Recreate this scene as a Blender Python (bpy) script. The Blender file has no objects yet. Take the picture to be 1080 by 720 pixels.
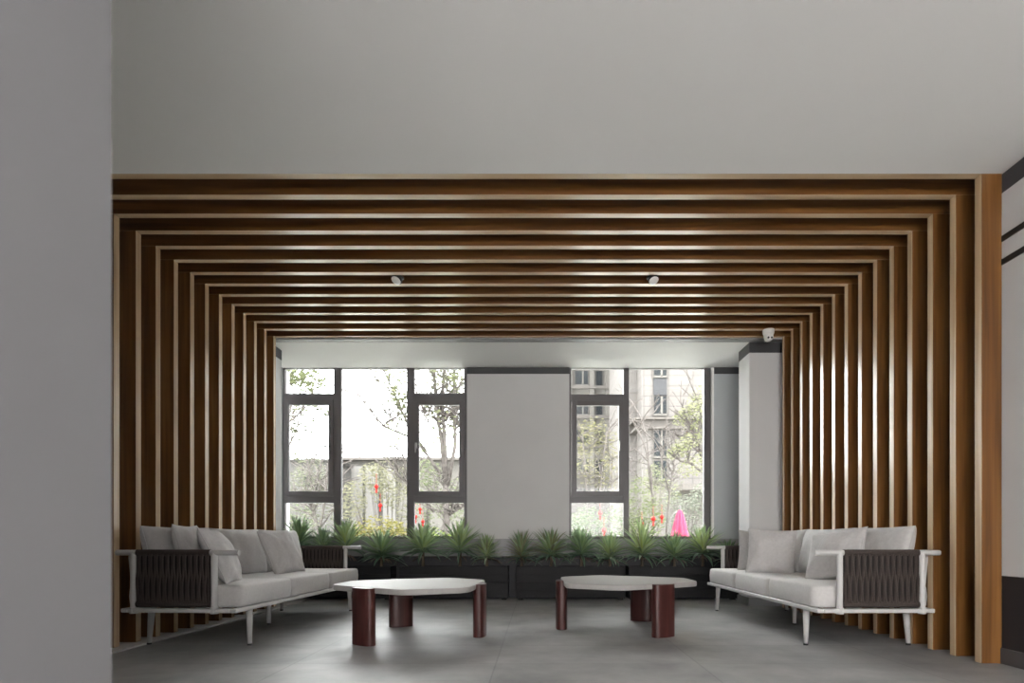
import bpy, bmesh, math, random
from mathutils import Vector, Matrix, noise
random.seed(7)
PI = math.pi
sc = bpy.context.scene
COL = sc.collection
F, VX, VY, HC = 620.0, 567.5, 568.0, 0.74        # focal length (px), principal point of the 1080x720 frame, eye height

def P(px, py, D):
    """place where a thing seen at (px,py) stands when it is D metres away"""
    return Vector(((px - VX) * D / F, D, HC + (VY - py) * D / F))

# ------------------------------------------------------------------ materials
def new_mat(name):
    m = bpy.data.materials.new(name); m.use_nodes = True
    nt = m.node_tree
    return m, nt, nt.nodes['Principled BSDF']

def lin(c):
    return tuple(((v / 255) / 12.92 if v / 255 <= .04045 else ((v / 255 + .055) / 1.055) ** 2.4) for v in c) + (1,)

def mat(name, rgb, rough=.6, metal=0, spec=.5, var=.0, nscale=8, bump=0, bscale=200, sheen=0, coat=0, stretch=None):
    m, nt, b = new_mat(name)
    b.inputs['Base Color'].default_value = rgb if len(rgb) == 4 else (*rgb, 1)
    b.inputs['Roughness'].default_value = rough
    b.inputs['Metallic'].default_value = metal
    b.inputs['Specular IOR Level'].default_value = spec
    b.inputs['Sheen Weight'].default_value = sheen
    b.inputs['Coat Weight'].default_value = coat
    if var or bump:
        tc = nt.nodes.new('ShaderNodeTexCoord')
        src = tc.outputs['Object']
        if stretch:
            mp = nt.nodes.new('ShaderNodeMapping'); mp.inputs['Scale'].default_value = stretch
            nt.links.new(src, mp.inputs[0]); src = mp.outputs[0]
    if var:
        n = nt.nodes.new('ShaderNodeTexNoise'); n.inputs['Scale'].default_value = nscale; n.inputs['Detail'].default_value = 6
        nt.links.new(src, n.inputs['Vector'])
        r = nt.nodes.new('ShaderNodeValToRGB')
        r.color_ramp.elements[0].position = .3; r.color_ramp.elements[1].position = .7
        c = rgb[:3]
        r.color_ramp.elements[0].color = (*[v * (1 - var) for v in c], 1)
        r.color_ramp.elements[1].color = (*[min(1, v * (1 + var)) for v in c], 1)
        nt.links.new(n.outputs['Fac'], r.inputs[0]); nt.links.new(r.outputs[0], b.inputs['Base Color'])
    if bump:
        n2 = nt.nodes.new('ShaderNodeTexNoise'); n2.inputs['Scale'].default_value = bscale; n2.inputs['Detail'].default_value = 4
        nt.links.new(src, n2.inputs['Vector'])
        bp = nt.nodes.new('ShaderNodeBump'); bp.inputs['Strength'].default_value = bump; bp.inputs['Distance'].default_value = .01
        nt.links.new(n2.outputs['Fac'], bp.inputs['Height']); nt.links.new(bp.outputs[0], b.inputs['Normal'])
    return m

def wood(name, dark, mid, light, axis, rough=.33):
    m, nt, b = new_mat(name)
    tc = nt.nodes.new('ShaderNodeTexCoord')
    mp = nt.nodes.new('ShaderNodeMapping')
    s = [14, 14, 14]; s[axis] = .55
    mp.inputs['Scale'].default_value = s
    geo = nt.nodes.new('ShaderNodeObjectInfo')
    add = nt.nodes.new('ShaderNodeVectorMath'); add.operation = 'ADD'
    mul = nt.nodes.new('ShaderNodeVectorMath'); mul.operation = 'SCALE'; mul.inputs['Scale'].default_value = 37
    cmb = nt.nodes.new('ShaderNodeCombineXYZ')
    for i in range(3): nt.links.new(geo.outputs['Random'], cmb.inputs[i])
    nt.links.new(cmb.outputs[0], mul.inputs[0])
    nt.links.new(tc.outputs['Object'], mp.inputs[0]); nt.links.new(mp.outputs[0], add.inputs[0]); nt.links.new(mul.outputs[0], add.inputs[1])
    n = nt.nodes.new('ShaderNodeTexNoise'); n.inputs['Scale'].default_value = 1.6; n.inputs['Detail'].default_value = 9; n.inputs['Distortion'].default_value = .6
    nt.links.new(add.outputs[0], n.inputs['Vector'])
    r = nt.nodes.new('ShaderNodeValToRGB'); e = r.color_ramp.elements
    e[0].position = .30; e[0].color = dark; e[1].position = .72; e[1].color = light
    k = e.new(.5); k.color = mid
    nt.links.new(n.outputs['Fac'], r.inputs[0]); nt.links.new(r.outputs[0], b.inputs['Base Color'])
    bp = nt.nodes.new('ShaderNodeBump'); bp.inputs['Strength'].default_value = .08; bp.inputs['Distance'].default_value = .004
    nt.links.new(n.outputs['Fac'], bp.inputs['Height']); nt.links.new(bp.outputs[0], b.inputs['Normal'])
    b.inputs['Roughness'].default_value = rough
    b.inputs['Specular IOR Level'].default_value = .6
    return m

def colattr(name, rough=.5, transl=0.0, emis=0):
    """colour from the mesh's own vertex colours (leaf tip to base, leaf to leaf)"""
    m, nt, b = new_mat(name)
    a = nt.nodes.new('ShaderNodeAttribute'); a.attribute_name = 'Col'
    nt.links.new(a.outputs['Color'], b.inputs['Base Color'])
    b.inputs['Roughness'].default_value = rough
    if transl:
        out = nt.nodes['Material Output']
        t = nt.nodes.new('ShaderNodeBsdfTranslucent'); nt.links.new(a.outputs['Color'], t.inputs[0])
        mx = nt.nodes.new('ShaderNodeMixShader'); mx.inputs[0].default_value = transl
        nt.links.new(b.outputs[0], mx.inputs[1]); nt.links.new(t.outputs[0], mx.inputs[2]); nt.links.new(mx.outputs[0], out.inputs[0])
    return m

def glass_mat():
    m = bpy.data.materials.new('window_glass'); m.use_nodes = True; nt = m.node_tree; nt.nodes.clear()
    out = nt.nodes.new('ShaderNodeOutputMaterial'); t = nt.nodes.new('ShaderNodeBsdfTransparent'); g = nt.nodes.new('ShaderNodeBsdfGlossy')
    t.inputs[0].default_value = (.97, .985, .98, 1); g.inputs['Roughness'].default_value = .02
    fr = nt.nodes.new('ShaderNodeFresnel'); fr.inputs[0].default_value = 1.35
    mx = nt.nodes.new('ShaderNodeMixShader')
    nt.links.new(fr.outputs[0], mx.inputs[0]); nt.links.new(t.outputs[0], mx.inputs[1]); nt.links.new(g.outputs[0], mx.inputs[2]); nt.links.new(mx.outputs[0], out.inputs[0])
    return m

def floor_mat():
    m, nt, b = new_mat('floor_tile')
    tc = nt.nodes.new('ShaderNodeTexCoord')
    mp = nt.nodes.new('ShaderNodeMapping'); mp.inputs['Location'].default_value = (.25, .12, 0)
    nt.links.new(tc.outputs['Object'], mp.inputs[0])
    br = nt.nodes.new('ShaderNodeTexBrick')
    br.offset = 0; br.inputs['Scale'].default_value = 1; br.inputs['Brick Width'].default_value = 1.2; br.inputs['Row Height'].default_value = .6
    br.inputs['Mortar Size'].default_value = .005; br.inputs['Mortar Smooth'].default_value = .1
    br.inputs['Color1'].default_value = (.92, .92, .92, 1); br.inputs['Color2'].default_value = (1.06, 1.06, 1.06, 1); br.inputs['Mortar'].default_value = (.78, .78, .78, 1)
    nt.links.new(mp.outputs[0], br.inputs['Vector'])
    n = nt.nodes.new('ShaderNodeTexNoise'); n.inputs['Scale'].default_value = 1.9; n.inputs['Detail'].default_value = 10; n.inputs['Roughness'].default_value = .62; n.inputs['Distortion'].default_value = .25
    nt.links.new(tc.outputs['Object'], n.inputs['Vector'])
    r = nt.nodes.new('ShaderNodeValToRGB'); e = r.color_ramp.elements
    e[0].position = .30; e[0].color = (.23, .23, .232, 1); e[1].position = .72; e[1].color = (.42, .417, .41, 1)
    nt.links.new(n.outputs['Fac'], r.inputs[0])
    mx = nt.nodes.new('ShaderNodeMix'); mx.data_type = 'RGBA'; mx.blend_type = 'MULTIPLY'; mx.inputs[0].default_value = 1
    nt.links.new(r.outputs[0], mx.inputs[6]); nt.links.new(br.outputs['Color'], mx.inputs[7]); nt.links.new(mx.outputs[2], b.inputs['Base Color'])
    n3 = nt.nodes.new('ShaderNodeTexNoise'); n3.inputs['Scale'].default_value = 3.2; n3.inputs['Detail'].default_value = 7
    nt.links.new(tc.outputs['Object'], n3.inputs['Vector'])
    mr = nt.nodes.new('ShaderNodeMapRange'); mr.inputs[1].default_value = .3; mr.inputs[2].default_value = .7; mr.inputs[3].default_value = .36; mr.inputs[4].default_value = .50
    nt.links.new(n3.outputs['Fac'], mr.inputs[0]); nt.links.new(mr.outputs[0], b.inputs['Roughness'])
    b.inputs['Specular IOR Level'].default_value = .28
    return m

M = {}
M['paint_fore'] = mat('grey_wall_paint', (.21, .206, .216), .85, var=.02, nscale=3)  # mid-grey paint of the foreground wall end
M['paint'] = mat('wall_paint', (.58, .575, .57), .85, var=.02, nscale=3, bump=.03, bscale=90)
M['ceil'] = mat('ceiling_paint', (.74, .73, .715), .9, var=.01, nscale=2)
M['ceil_lit'] = mat('window_lit_ceiling_paint', (.88, .88, .86), .9, var=.01, nscale=2)  # ceiling paint lightened to stand in for window light
M['paint_cool'] = mat('cool_wall_paint', (.42, .44, .45), .8, var=.02, nscale=3)
M['dark_paint'] = mat('charcoal_paint', (.018, .0175, .021), .6, var=.06, nscale=5)
M['band'] = mat('dark_band_paint', (.045, .044, .048), .6)
M['skirting'] = mat('skirting_tile', (.07, .068, .072), .45, var=.1, nscale=6)
M['skirting_light'] = mat('light_skirting', (.30, .30, .30), .5, var=.05, nscale=6)
M['strip'] = mat('pale_stone', (.50, .485, .47), .45, var=.06, nscale=9)
M['floor'] = floor_mat()
M['post'] = wood('timber_post_shaded', (.080, .030, .006, 1), (.145, .060, .014, 1), (.22, .100, .028, 1), 2)  # timber fronts darkened to hold the shade between the frames
M['beam'] = wood('timber_beam_shaded', (.078, .029, .006, 1), (.140, .057, .013, 1), (.21, .095, .026, 1), 0)
M['post_lit'] = wood('timber_post_lit', (.46, .31, .18, 1), (.58, .42, .26, 1), (.68, .53, .36, 1), 2, .26)  # same timber with window light worked into the colour
M['beam_lit'] = wood('timber_beam_lit', (.46, .31, .18, 1), (.58, .42, .26, 1), (.68, .53, .36, 1), 0, .26)
for q in ('post_lit', 'beam_lit'):
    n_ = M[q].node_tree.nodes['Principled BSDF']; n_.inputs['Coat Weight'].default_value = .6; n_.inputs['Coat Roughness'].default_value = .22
M['metal'] = mat('white_powder_coat', (.50, .49, .48), .4)
M['rope'] = mat('brown_rope', (.050, .037, .032), .8, var=.25, nscale=220, bump=.5, bscale=380)
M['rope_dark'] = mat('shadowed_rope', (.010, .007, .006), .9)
M['fabric'] = mat('pale_grey_fabric', (.53, .512, .50), .9, var=.05, nscale=60, bump=.15, bscale=700, sheen=.15)
M['fabric2'] = mat('throw_pillow_fabric', (.50, .484, .478), .9, var=.06, nscale=50, bump=.18, bscale=600, sheen=.15)
M['fabric3'] = mat('back_cushion_fabric', (.46, .445, .435), .9, var=.05, nscale=50, bump=.15, bscale=600, sheen=.15)
M['piping'] = mat('grey_piping', (.42, .41, .40), .9)
M['rubber'] = mat('black_rubber', (.015, .015, .015), .6)
M['top'] = mat('stone_top', (.34, .325, .31), .55, spec=.2, var=.05, nscale=14, stretch=(1, 4, 1))
M['leg'] = wood('red_brown_leg', (.030, .0085, .0075, 1), (.052, .015, .013, 1), (.085, .026, .022, 1), 2, .36)
M['leg'].node_tree.nodes['Principled BSDF'].inputs['Specular IOR Level'].default_value = .35
M['planter'] = mat('charcoal_planks', (.010, .010, .0115), .6, spec=.3, var=.3, nscale=7, bump=.2, bscale=60, stretch=(1, 8, 8))
M['soil'] = mat('bark_soil', (.035, .024, .018), .95, var=.5, nscale=40, bump=.8, bscale=90)
M['frame'] = mat('grey_brown_aluminium', (.085, .076, .078), .4)
M['frame_hazed'] = mat('hazed_aluminium', (.13, .122, .125), .4)  # frame colour lightened to imitate haze and bloom around the glass
M['chrome'] = mat('silver_handle', (.6, .6, .6), .3, metal=.8)
M['white_pl'] = mat('white_plastic', (.75, .74, .72), .35)
M['black_pl'] = mat('black_plastic', (.01, .01, .01), .4)
M['lens'] = mat('frosted_lens', (.8, .79, .75), .3)
M['glass'] = glass_mat()
M['leaf'] = colattr('striped_leaf', .42, .25)
M['foliage'] = colattr('outdoor_foliage', 1, .4); M['foliage'].node_tree.nodes['Principled BSDF'].inputs['Specular IOR Level'].default_value = 0
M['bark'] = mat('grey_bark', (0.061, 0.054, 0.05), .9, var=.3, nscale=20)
M['stem'] = mat('leaf_scar_stem', (.10, .075, .05), .9, var=.4, nscale=70, bump=.6, bscale=90)
M['ground'] = mat('garden_ground', (.36, .36, .33), .95, var=.3, nscale=2)
M['facade2'] = mat('cream_render', (0.18, 0.169, 0.155), .8, var=.06, nscale=.4)
M['moulding'] = mat('stone_moulding', (0.158, 0.144, 0.133), .8)
M['spandrel'] = mat('grey_spandrel', (0.072, 0.072, 0.076), .6)
M['dglass'] = mat('dark_window_glass', (0.025, 0.029, 0.032), .15)
M['roof'] = mat('grey_roof', (0.058, 0.056, 0.054), .8)
M['red'] = mat('red_lantern_cloth', (0.27, 0.014, 0.011), .6)
M['pink'] = mat('pink_canvas', (0.34, 0.055, 0.11), .7, var=.1, nscale=20)
M['gold'] = mat('yellow_tassel', (.7, .45, .08), .6)

def tile_facade():
    m, nt, b = new_mat('stone_cladding')
    tc = nt.nodes.new('ShaderNodeTexCoord'); mp = nt.nodes.new('ShaderNodeMapping'); mp.inputs['Rotation'].default_value = (PI / 2, 0, 0)
    nt.links.new(tc.outputs['Object'], mp.inputs[0])
    br = nt.nodes.new('ShaderNodeTexBrick'); br.offset = 0
    br.inputs['Scale'].default_value = 1; br.inputs['Brick Width'].default_value = 1.0; br.inputs['Row Height'].default_value = .42
    br.inputs['Mortar Size'].default_value = .02
    br.inputs['Color1'].default_value = (.18, .165, .155, 1); br.inputs['Color2'].default_value = (.195, .18, .17, 1); br.inputs['Mortar'].default_value = (.13, .12, .112, 1)
    nt.links.new(mp.outputs[0], br.inputs['Vector']); nt.links.new(br.outputs['Color'], b.inputs['Base Color'])
    b.inputs['Roughness'].default_value = .7
    return m
M['facade'] = tile_facade()
def dim(m, k):
    m.node_tree.nodes['Principled BSDF'].inputs['Specular IOR Level'].default_value = .05
    for n in m.node_tree.nodes:
        if n.type == 'BSDF_PRINCIPLED' and not n.inputs['Base Color'].is_linked:
            c = n.inputs['Base Color'].default_value; n.inputs['Base Color'].default_value = (c[0] * k, c[1] * k, c[2] * k, 1)
        if n.type == 'VALTORGB':
            for e in n.color_ramp.elements: e.color = (e.color[0] * k, e.color[1] * k, e.color[2] * k, 1)
        if n.type == 'TEX_BRICK':
            for q in ('Color1', 'Color2', 'Mortar'):
                c = n.inputs[q].default_value; n.inputs[q].default_value = (c[0] * k, c[1] * k, c[2] * k, 1)
M['out_white'] = mat('outdoor_white', (.22, .21, .20), .6)
M['taupe'] = mat('taupe_render', (.12, .115, .11), .8)
for q in ('facade', 'facade2', 'moulding', 'spandrel', 'roof', 'bark', 'red', 'pink', 'dglass', 'out_white', 'taupe'): dim(M[q], {'red': .62, 'pink': .5, 'bark': 1.0}.get(q, .38))  # outdoor tones scaled down; bark kept lighter as if hazed


# ------------------------------------------------------------------ mesh helpers
def bm_new(): return bmesh.new()

def box(bm, x0, x1, y0, y1, z0, z1, mi=0):
    v = [bm.verts.new((x, y, z)) for x in (x0, x1) for y in (y0, y1) for z in (z0, z1)]
    for f in ((0, 1, 3, 2), (4, 6, 7, 5), (0, 4, 5, 1), (2, 3, 7, 6), (0, 2, 6, 4), (1, 5, 7, 3)):
        bm.faces.new([v[i] for i in f]).material_index = mi
    return v

def tube(bm, pts, rads, seg=8, cap=True):
    pts = [Vector(p) for p in pts]
    if not isinstance(rads, (list, tuple)): rads = [rads] * len(pts)
    rings = []
    up = Vector((0, 0, 1))
    d0 = (pts[1] - pts[0]).normalized()
    u = d0.orthogonal().normalized()
    for i, p in enumerate(pts):
        d = (pts[min(i + 1, len(pts) - 1)] - pts[max(i - 1, 0)]).normalized()
        u = (u - d * u.dot(d)).normalized(); w = d.cross(u)
        rings.append([bm.verts.new(p + (u * math.cos(a) + w * math.sin(a)) * rads[i]) for a in [2 * PI * k / seg for k in range(seg)]])
    for a, b in zip(rings, rings[1:]):
        for k in range(seg): bm.faces.new((a[k], a[(k + 1) % seg], b[(k + 1) % seg], b[k]))
    if cap:
        bm.faces.new(rings[0][::-1]); bm.faces.new(rings[-1])

def prism(bm, poly, z0, z1):
    a = [bm.verts.new((x, y, z0)) for x, y in poly]; b = [bm.verts.new((x, y, z1)) for x, y in poly]
    n = len(poly)
    for k in range(n): bm.faces.new((a[k], a[(k + 1) % n], b[(k + 1) % n], b[k]))
    bm.faces.new(a[::-1]); bm.faces.new(b)

def lathe(bm, prof, c=(0, 0, 0), seg=24, rot=None):
    rings = []
    for r, z in prof:
        ring = []
        for k in range(seg):
            v = Vector((r * math.cos(2 * PI * k / seg), r * math.sin(2 * PI * k / seg), z))
            if rot: v = rot @ v
            ring.append(bm.verts.new(v + Vector(c)))
        rings.append(ring)
    for a, b in zip(rings, rings[1:]):
        for k in range(seg): bm.faces.new((a[k], a[(k + 1) % seg], b[(k + 1) % seg], b[k]))
    bm.faces.new(rings[0][::-1]); bm.faces.new(rings[-1])

def obj(name, bm, m, parent=None, bevel=0, smooth=False, segs=2, loc=None):
    bmesh.ops.recalc_face_normals(bm, faces=bm.faces[:])
    me = bpy.data.meshes.new(name); bm.to_mesh(me); bm.free()
    if smooth:
        for p in me.polygons: p.use_smooth = True
    for mm in (m if isinstance(m, (list, tuple)) else [m]): me.materials.append(mm)
    o = bpy.data.objects.new(name, me); COL.objects.link(o)
    if parent: o.parent = parent
    if loc: o.location = loc
    if bevel:
        b = o.modifiers.new('bevel', 'BEVEL'); b.width = bevel; b.segments = segs; b.limit_method = 'ANGLE'; b.angle_limit = math.radians(40)
        for p in me.polygons: p.use_smooth = True
        try:
            w = o.modifiers.new('wn', 'WEIGHTED_NORMAL'); w.keep_sharp = True
        except Exception: pass
    return o

def tag(o, label, cat, group=None, kind=None):
    o['label'] = label; o['category'] = cat
    if group: o['group'] = group
    if kind: o['kind'] = kind
    return o

def thing(name, label, cat, loc=(0, 0, 0), rotz=0, group=None):
    o = bpy.data.objects.new(name, None); COL.objects.link(o); o.empty_display_size = .1
    o.location = loc; o.rotation_euler = (0, 0, rotz)
    return tag(o, label, cat, group)

def struct(name, bm, m, label, cat, parent=None, bevel=0):
    o = obj(name, bm, m, parent, bevel)
    if not parent: tag(o, label, cat, kind='structure')
    return o

def copy_tree(o, parent=None):
    c = o.copy(); COL.objects.link(c)
    if parent: c.parent = parent
    for ch in list(o.children): copy_tree(ch, c)
    return c

# ------------------------------------------------------------------ room shell
XL, XR, ZI = -2.829, 2.6325, 2.907            # inner faces of the timber portals
WL, WR = -2.951, 2.755                        # side walls behind them
D0, PITCH, TH = 3.489, .2153, .055
PROJ = .1205
D_END = D0 + 13 * PITCH + TH                  # 6.34
DW = 7.42                                     # window wall, inner face
ZC = 2.905
REAR = -4.5

b = bm_new(); box(b, -3.6, 3.2, REAR - .2, DW + .25, -.12, 0); struct('floor', b, M['floor'], 'grey cement-look tiled floor with soft reflections', 'floor')
b = bm_new(); box(b, -3.6, 3.2, REAR - .2, D0 - .001, ZC, ZC + .25); struct('ceiling', b, M['ceil'], 'plain off-white ceiling in front of the timber portals', 'ceiling')
b = bm_new(); box(b, -3.6, 3.2, D0, D_END + .02, ZI + PROJ + .002, ZI + PROJ + .15); struct('ceiling', b, M['ceil'], 'recessed ceiling hidden above the timber beams', 'ceiling')
b = bm_new(); box(b, -3.6, 3.2, D_END + .021, DW + .03, ZC, ZC + .25); struct('ceiling', b, M['ceil_lit'], 'ceiling strip, lightened for window light, between the last timber beam and the windows', 'ceiling')
b = bm_new(); box(b, WL - .01, WR, D_END + .002, D_END + .10, ZC - .012, ZC - .001); struct('trim_1', b, M['skirting_light'], 'thin grey trim along the ceiling behind the last timber beam', 'trim')

# right wall with dark band, two black lines, dark wainscot and skirting
b = bm_new(); box(b, WR, WR + .25, REAR, DW + .25, .521, 2.79); struct('wall_right', b, M['paint'], 'pale grey right wall beside the nearest timber post', 'wall')
b = bm_new(); box(b, WR, WR + .25, REAR, DW + .25, 0, .52); struct('wall_right_lower', b, M['dark_paint'], 'charcoal painted lower part of the right wall', 'wall')
b = bm_new(); box(b, WR, WR + .25, D0 + .001, D_END + .02, 2.9041, ZI + PROJ + .14); struct('wall_right_upper', b, M['paint'], 'hidden side of the ceiling recess above the right posts', 'wall')
b = bm_new(); box(b, WL - .25, WL, D0 + .001, D_END + .02, 2.9041, ZI + PROJ + .14); struct('wall_left_upper', b, M['paint'], 'hidden side of the ceiling recess above the left posts', 'wall')
b = bm_new(); box(b, WR, WR + .25, REAR, DW + .25, 2.791, 2.904); struct('trim_2', b, M['band'], 'dark band along the top of the right wall', 'trim')
for i, z in enumerate((2.500, 2.362)):
    b = bm_new(); box(b, WR - .008, WR - .0005, REAR, D0 - .002, z, z + .034)
    struct('trim_%d' % (3 + i), b, M['black_pl'], ('upper' if i == 0 else 'lower') + ' of two thin black lines high on the right wall', 'trim')
b = bm_new(); box(b, WR - .012, WR - .0005, REAR, D0 - .002, 0.001, .093); struct('baseboard_right', b, M['skirting'], 'dark grey tile skirting at the foot of the right wall', 'baseboard')
# left wall
b = bm_new(); box(b, WL - .25, WL, 1.3, 6.76, 0, 2.904); struct('wall_left', b, M['paint'], 'pale wall behind the left timber posts', 'wall')
b = bm_new(); box(b, WL - .001, WL + .004, D_END + .003, 6.76, 2.79, 2.903); struct('trim_5', b, M['band'], 'dark band at the top of the left wall end beside the window', 'trim')
b = bm_new(); box(b, -2.99, -2.74, D0 - 1.2, 6.9, .0005, .012); struct('trim_6', b, M['strip'], 'pale stone strip on the floor along the left timber posts', 'trim')
b = bm_new(); box(b, -3.6, -3.29, 6.4, DW + .25, 0, 2.904); struct('wall_left_return', b, M['paint'], 'narrow wall return left of the windows', 'wall')
b = bm_new(); box(b, -3.6, WR + .25, REAR - .2, REAR, 0, 2.904); struct('wall_rear', b, M['paint'], 'wall behind the viewer closing the hall', 'wall')
b = bm_new(); box(b, -3.6, -3.35, REAR, 1.3, 0, 2.904); struct('wall_hall_left', b, M['paint'], 'left wall of the hall behind the foreground wall end', 'wall')
# foreground wall end at the left
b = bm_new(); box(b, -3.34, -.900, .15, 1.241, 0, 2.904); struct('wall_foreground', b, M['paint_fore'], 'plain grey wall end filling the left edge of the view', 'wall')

# window wall pieces
def wx(px, D=DW): return (px - VX) * D / F
ZS = .74                                       # sill top
WT = 2.905
xa0, xa1 = wx(297.5), wx(492.5)
xb0, xb1 = wx(600.5), wx(750.5)
b = bm_new()
box(b, -3.29, 2.754, DW, DW + .22, .521, ZS)
struct('wall_back_sill', b, M['skirting_light'], 'grey wall below the window sills behind the planters', 'wall')
b = bm_new(); box(b, -3.29, 2.754, DW, DW + .22, 0, .52); struct('wall_back_lower', b, M['dark_paint'], 'charcoal lower part of the window wall behind the planters', 'wall')
b = bm_new(); box(b, xa1, xb0, DW, DW + .22, ZS, 2.82); struct('wall_back_pier', b, M['paint'], 'plain white wall pier between the two windows', 'wall')
b = bm_new(); box(b, xa1, xb0, DW - .001, DW + .22, 2.821, 2.904); struct('trim_7', b, M['band'], 'dark band at the top of the pier between the windows', 'trim')
b = bm_new(); box(b, xb1 + .03, 2.754, DW, DW + .22, ZS, 2.82); struct('wall_back_right', b, M['paint_cool'], 'cool grey wall right of the right window', 'wall')
b = bm_new(); box(b, xb1 + .03, 2.754, DW - .001, DW + .22, 2.821, 2.904); struct('trim_8', b, M['band'], 'dark band at the top of the wall right of the window', 'trim')
b = bm_new(); box(b, xb1, xb1 + .03, DW, DW + .22, ZS, 2.904); struct('trim_9', b, M['white_pl'], 'white reveal at the right edge of the right window', 'trim')
b = bm_new(); box(b, -3.29, xa0, DW, DW + .22, ZS, 2.904); struct('wall_back_left', b, M['paint_cool'], 'sliver of wall left of the left window', 'wall')
b = bm_new(); box(b, -3.6, 3.2, DW + .031, DW + .25, 2.99, 3.3); struct('wall_back_lintel', b, M['paint_cool'], 'wall above the window heads, outside the glass', 'wall')
# column
b = bm_new(); box(b, 2.33, 2.754, 6.48, 6.82, .094, 2.79); struct('wall_column', b, M['paint'], 'white column standing between the window and the right timber posts', 'column')
b = bm_new(); box(b, 2.328, 2.754, 6.478, 6.822, 2.791, 2.904); struct('trim_10', b, M['band'], 'dark band at the top of the white column', 'trim')
b = bm_new(); box(b, 2.315, 2.754, 6.465, 6.835, 0.001, .093); struct('baseboard_column', b, M['skirting_light'], 'light grey skirting around the foot of the column', 'baseboard')

# ------------------------------------------------------------------ windows
def rect_frame(bm, x0, x1, z0, z1, y0, y1, w):
    box(bm, x0, x0 + w, y0, y1, z0, z1); box(bm, x1 - w, x1, y0, y1, z0, z1)
    box(bm, x0 + w, x1 - w, y0, y1, z0, z0 + w); box(bm, x0 + w, x1 - w, y0, y1, z1 - w, z1)
def wz(py, D=DW): return HC + (VY - py) * D / F

def window(name, label, rects, panes, sashes, sill, fm='frame'):
    b = bm_new()
    for (x0, x1, y0, y1) in rects: box(b, wx(x0), wx(x1), DW + .03, DW + .10, wz(y1), wz(y0))
    root = obj(name, b, M[fm], bevel=.004); tag(root, label, 'window', kind='structure')
    for (x0, x1, y0, y1) in panes:
        b = bm_new(); box(b, wx(x0), wx(x1), DW + .060, DW + .066, wz(y1), wz(y0)); obj('pane', b, M['glass'], root)
    for (x0, x1, y0, y1, hx, hy, kind) in sashes:
        b = bm_new(); X0, X1, Z0, Z1 = wx(x0), wx(x1), wz(y1), wz(y0)
        rect_frame(b, X0, X1, Z0, Z1, DW + .008, DW + .055, .062)
        s = obj('sash', b, M[fm], root, bevel=.004)
        b = bm_new(); box(b, X0 + .055, X1 - .055, DW + .030, DW + .036, Z0 + .055, Z1 - .055); obj('pane', b, M['glass'], s)
        b = bm_new(); hX, hZ = wx(hx), wz(hy)
        if kind == 'v':
            box(b, hX - .014, hX + .014, DW - .004, DW + .008, hZ - .03, hZ + .04)
            tube(b, [(hX, DW - .002, hZ + .02), (hX, DW - .035, hZ + .02), (hX, DW - .04, hZ), (hX, DW - .035, hZ - .09)], [.009, .009, .010, .008], 8)
            obj('handle', b, M['chrome'], s, smooth=False)
        else:
            box(b, hX - .014, hX + .014, DW - .004, DW + .008, hZ - .035, hZ + .035)
            tube(b, [(hX, DW - .002, hZ), (hX, DW - .035, hZ), (hX - .02, DW - .04, hZ), (hX - .12, DW - .035, hZ)], [.009, .009, .010, .008], 8)
            obj('handle', b, M[fm], s, smooth=False)
    b = bm_new(); box(b, wx(sill[0]) , wx(sill[1]), DW + .002, DW + .2, ZS - .001, ZS + .012)
    obj('sill', b, M[fm], root, bevel=.003)
    return root

window('window_1', 'wide left window with frames greyed by painted haze and two hinged sashes', [
    (297.5, 299, 387, 567), (299, 351, 414, 422.5), (351, 358.7, 387, 567), (299, 351, 522, 530),
    (428.5, 436.3, 387, 567), (436.3, 489, 414, 422.5), (489, 492.5, 387, 567), (436.3, 489, 522, 530),
    (299, 489, 565.3, 567), (299, 489, 386.6, 387.6)],
    [(299, 351, 387, 414), (299, 351, 530, 565.5), (358.7, 428.5, 387, 565.5), (436.3, 489, 387, 414), (436.3, 489, 530, 565.5)],
    [(298.8, 351.2, 421.5, 523, 347.5, 471, 'h'), (436.5, 489.3, 421.5, 523, 438.8, 470, 'v')], (297.6, 492.4), 'frame_hazed')
window('window_2', 'right window with dark brown frames, one hinged sash and a tall fixed pane', [
    (600.5, 602.8, 387, 567), (602.8, 658, 415, 423), (658, 664, 387, 567), (602.8, 658, 522, 530),
    (743.3, 750.4, 387, 567), (602.8, 743.3, 565.3, 567), (602.8, 743.3, 386.6, 387.6)],
    [(602.8, 658, 387, 415), (602.8, 658, 530, 565.5), (664, 743.3, 387, 565.5)],
    [(603.2, 658, 422, 523, 652.8, 468, 'v')], (600.6, 750.4))

# ------------------------------------------------------------------ timber portals
ordn = ['nearest', 'second', 'third', 'fourth', 'fifth', 'sixth', 'seventh', 'eighth', 'ninth', 'tenth', 'eleventh', 'twelfth', 'thirteenth']
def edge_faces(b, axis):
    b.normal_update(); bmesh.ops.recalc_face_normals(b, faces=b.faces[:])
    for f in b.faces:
        if abs(f.normal[axis]) > .7: f.material_index = 1      # narrow faces looking into the room take the lit tone
def make_portal():
    t = thing('timber_portal', '', 'timber frame', (0, D0, 0), 0, 'timber portal frames lining the room')
    def pst(x0, x1):
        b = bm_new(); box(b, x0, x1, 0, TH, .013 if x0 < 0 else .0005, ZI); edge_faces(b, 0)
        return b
    obj('post', pst(XL - PROJ, XL), [M['post'], M['post_lit']], t, bevel=.002)
    obj('post', pst(XR, XR + PROJ), [M['post'], M['post_lit']], t, bevel=.002)
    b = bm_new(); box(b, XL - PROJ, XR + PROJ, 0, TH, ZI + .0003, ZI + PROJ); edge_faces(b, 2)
    obj('beam', b, [M['beam'], M['beam_lit']], t, bevel=.002)
    return t
p0 = make_portal()
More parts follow.
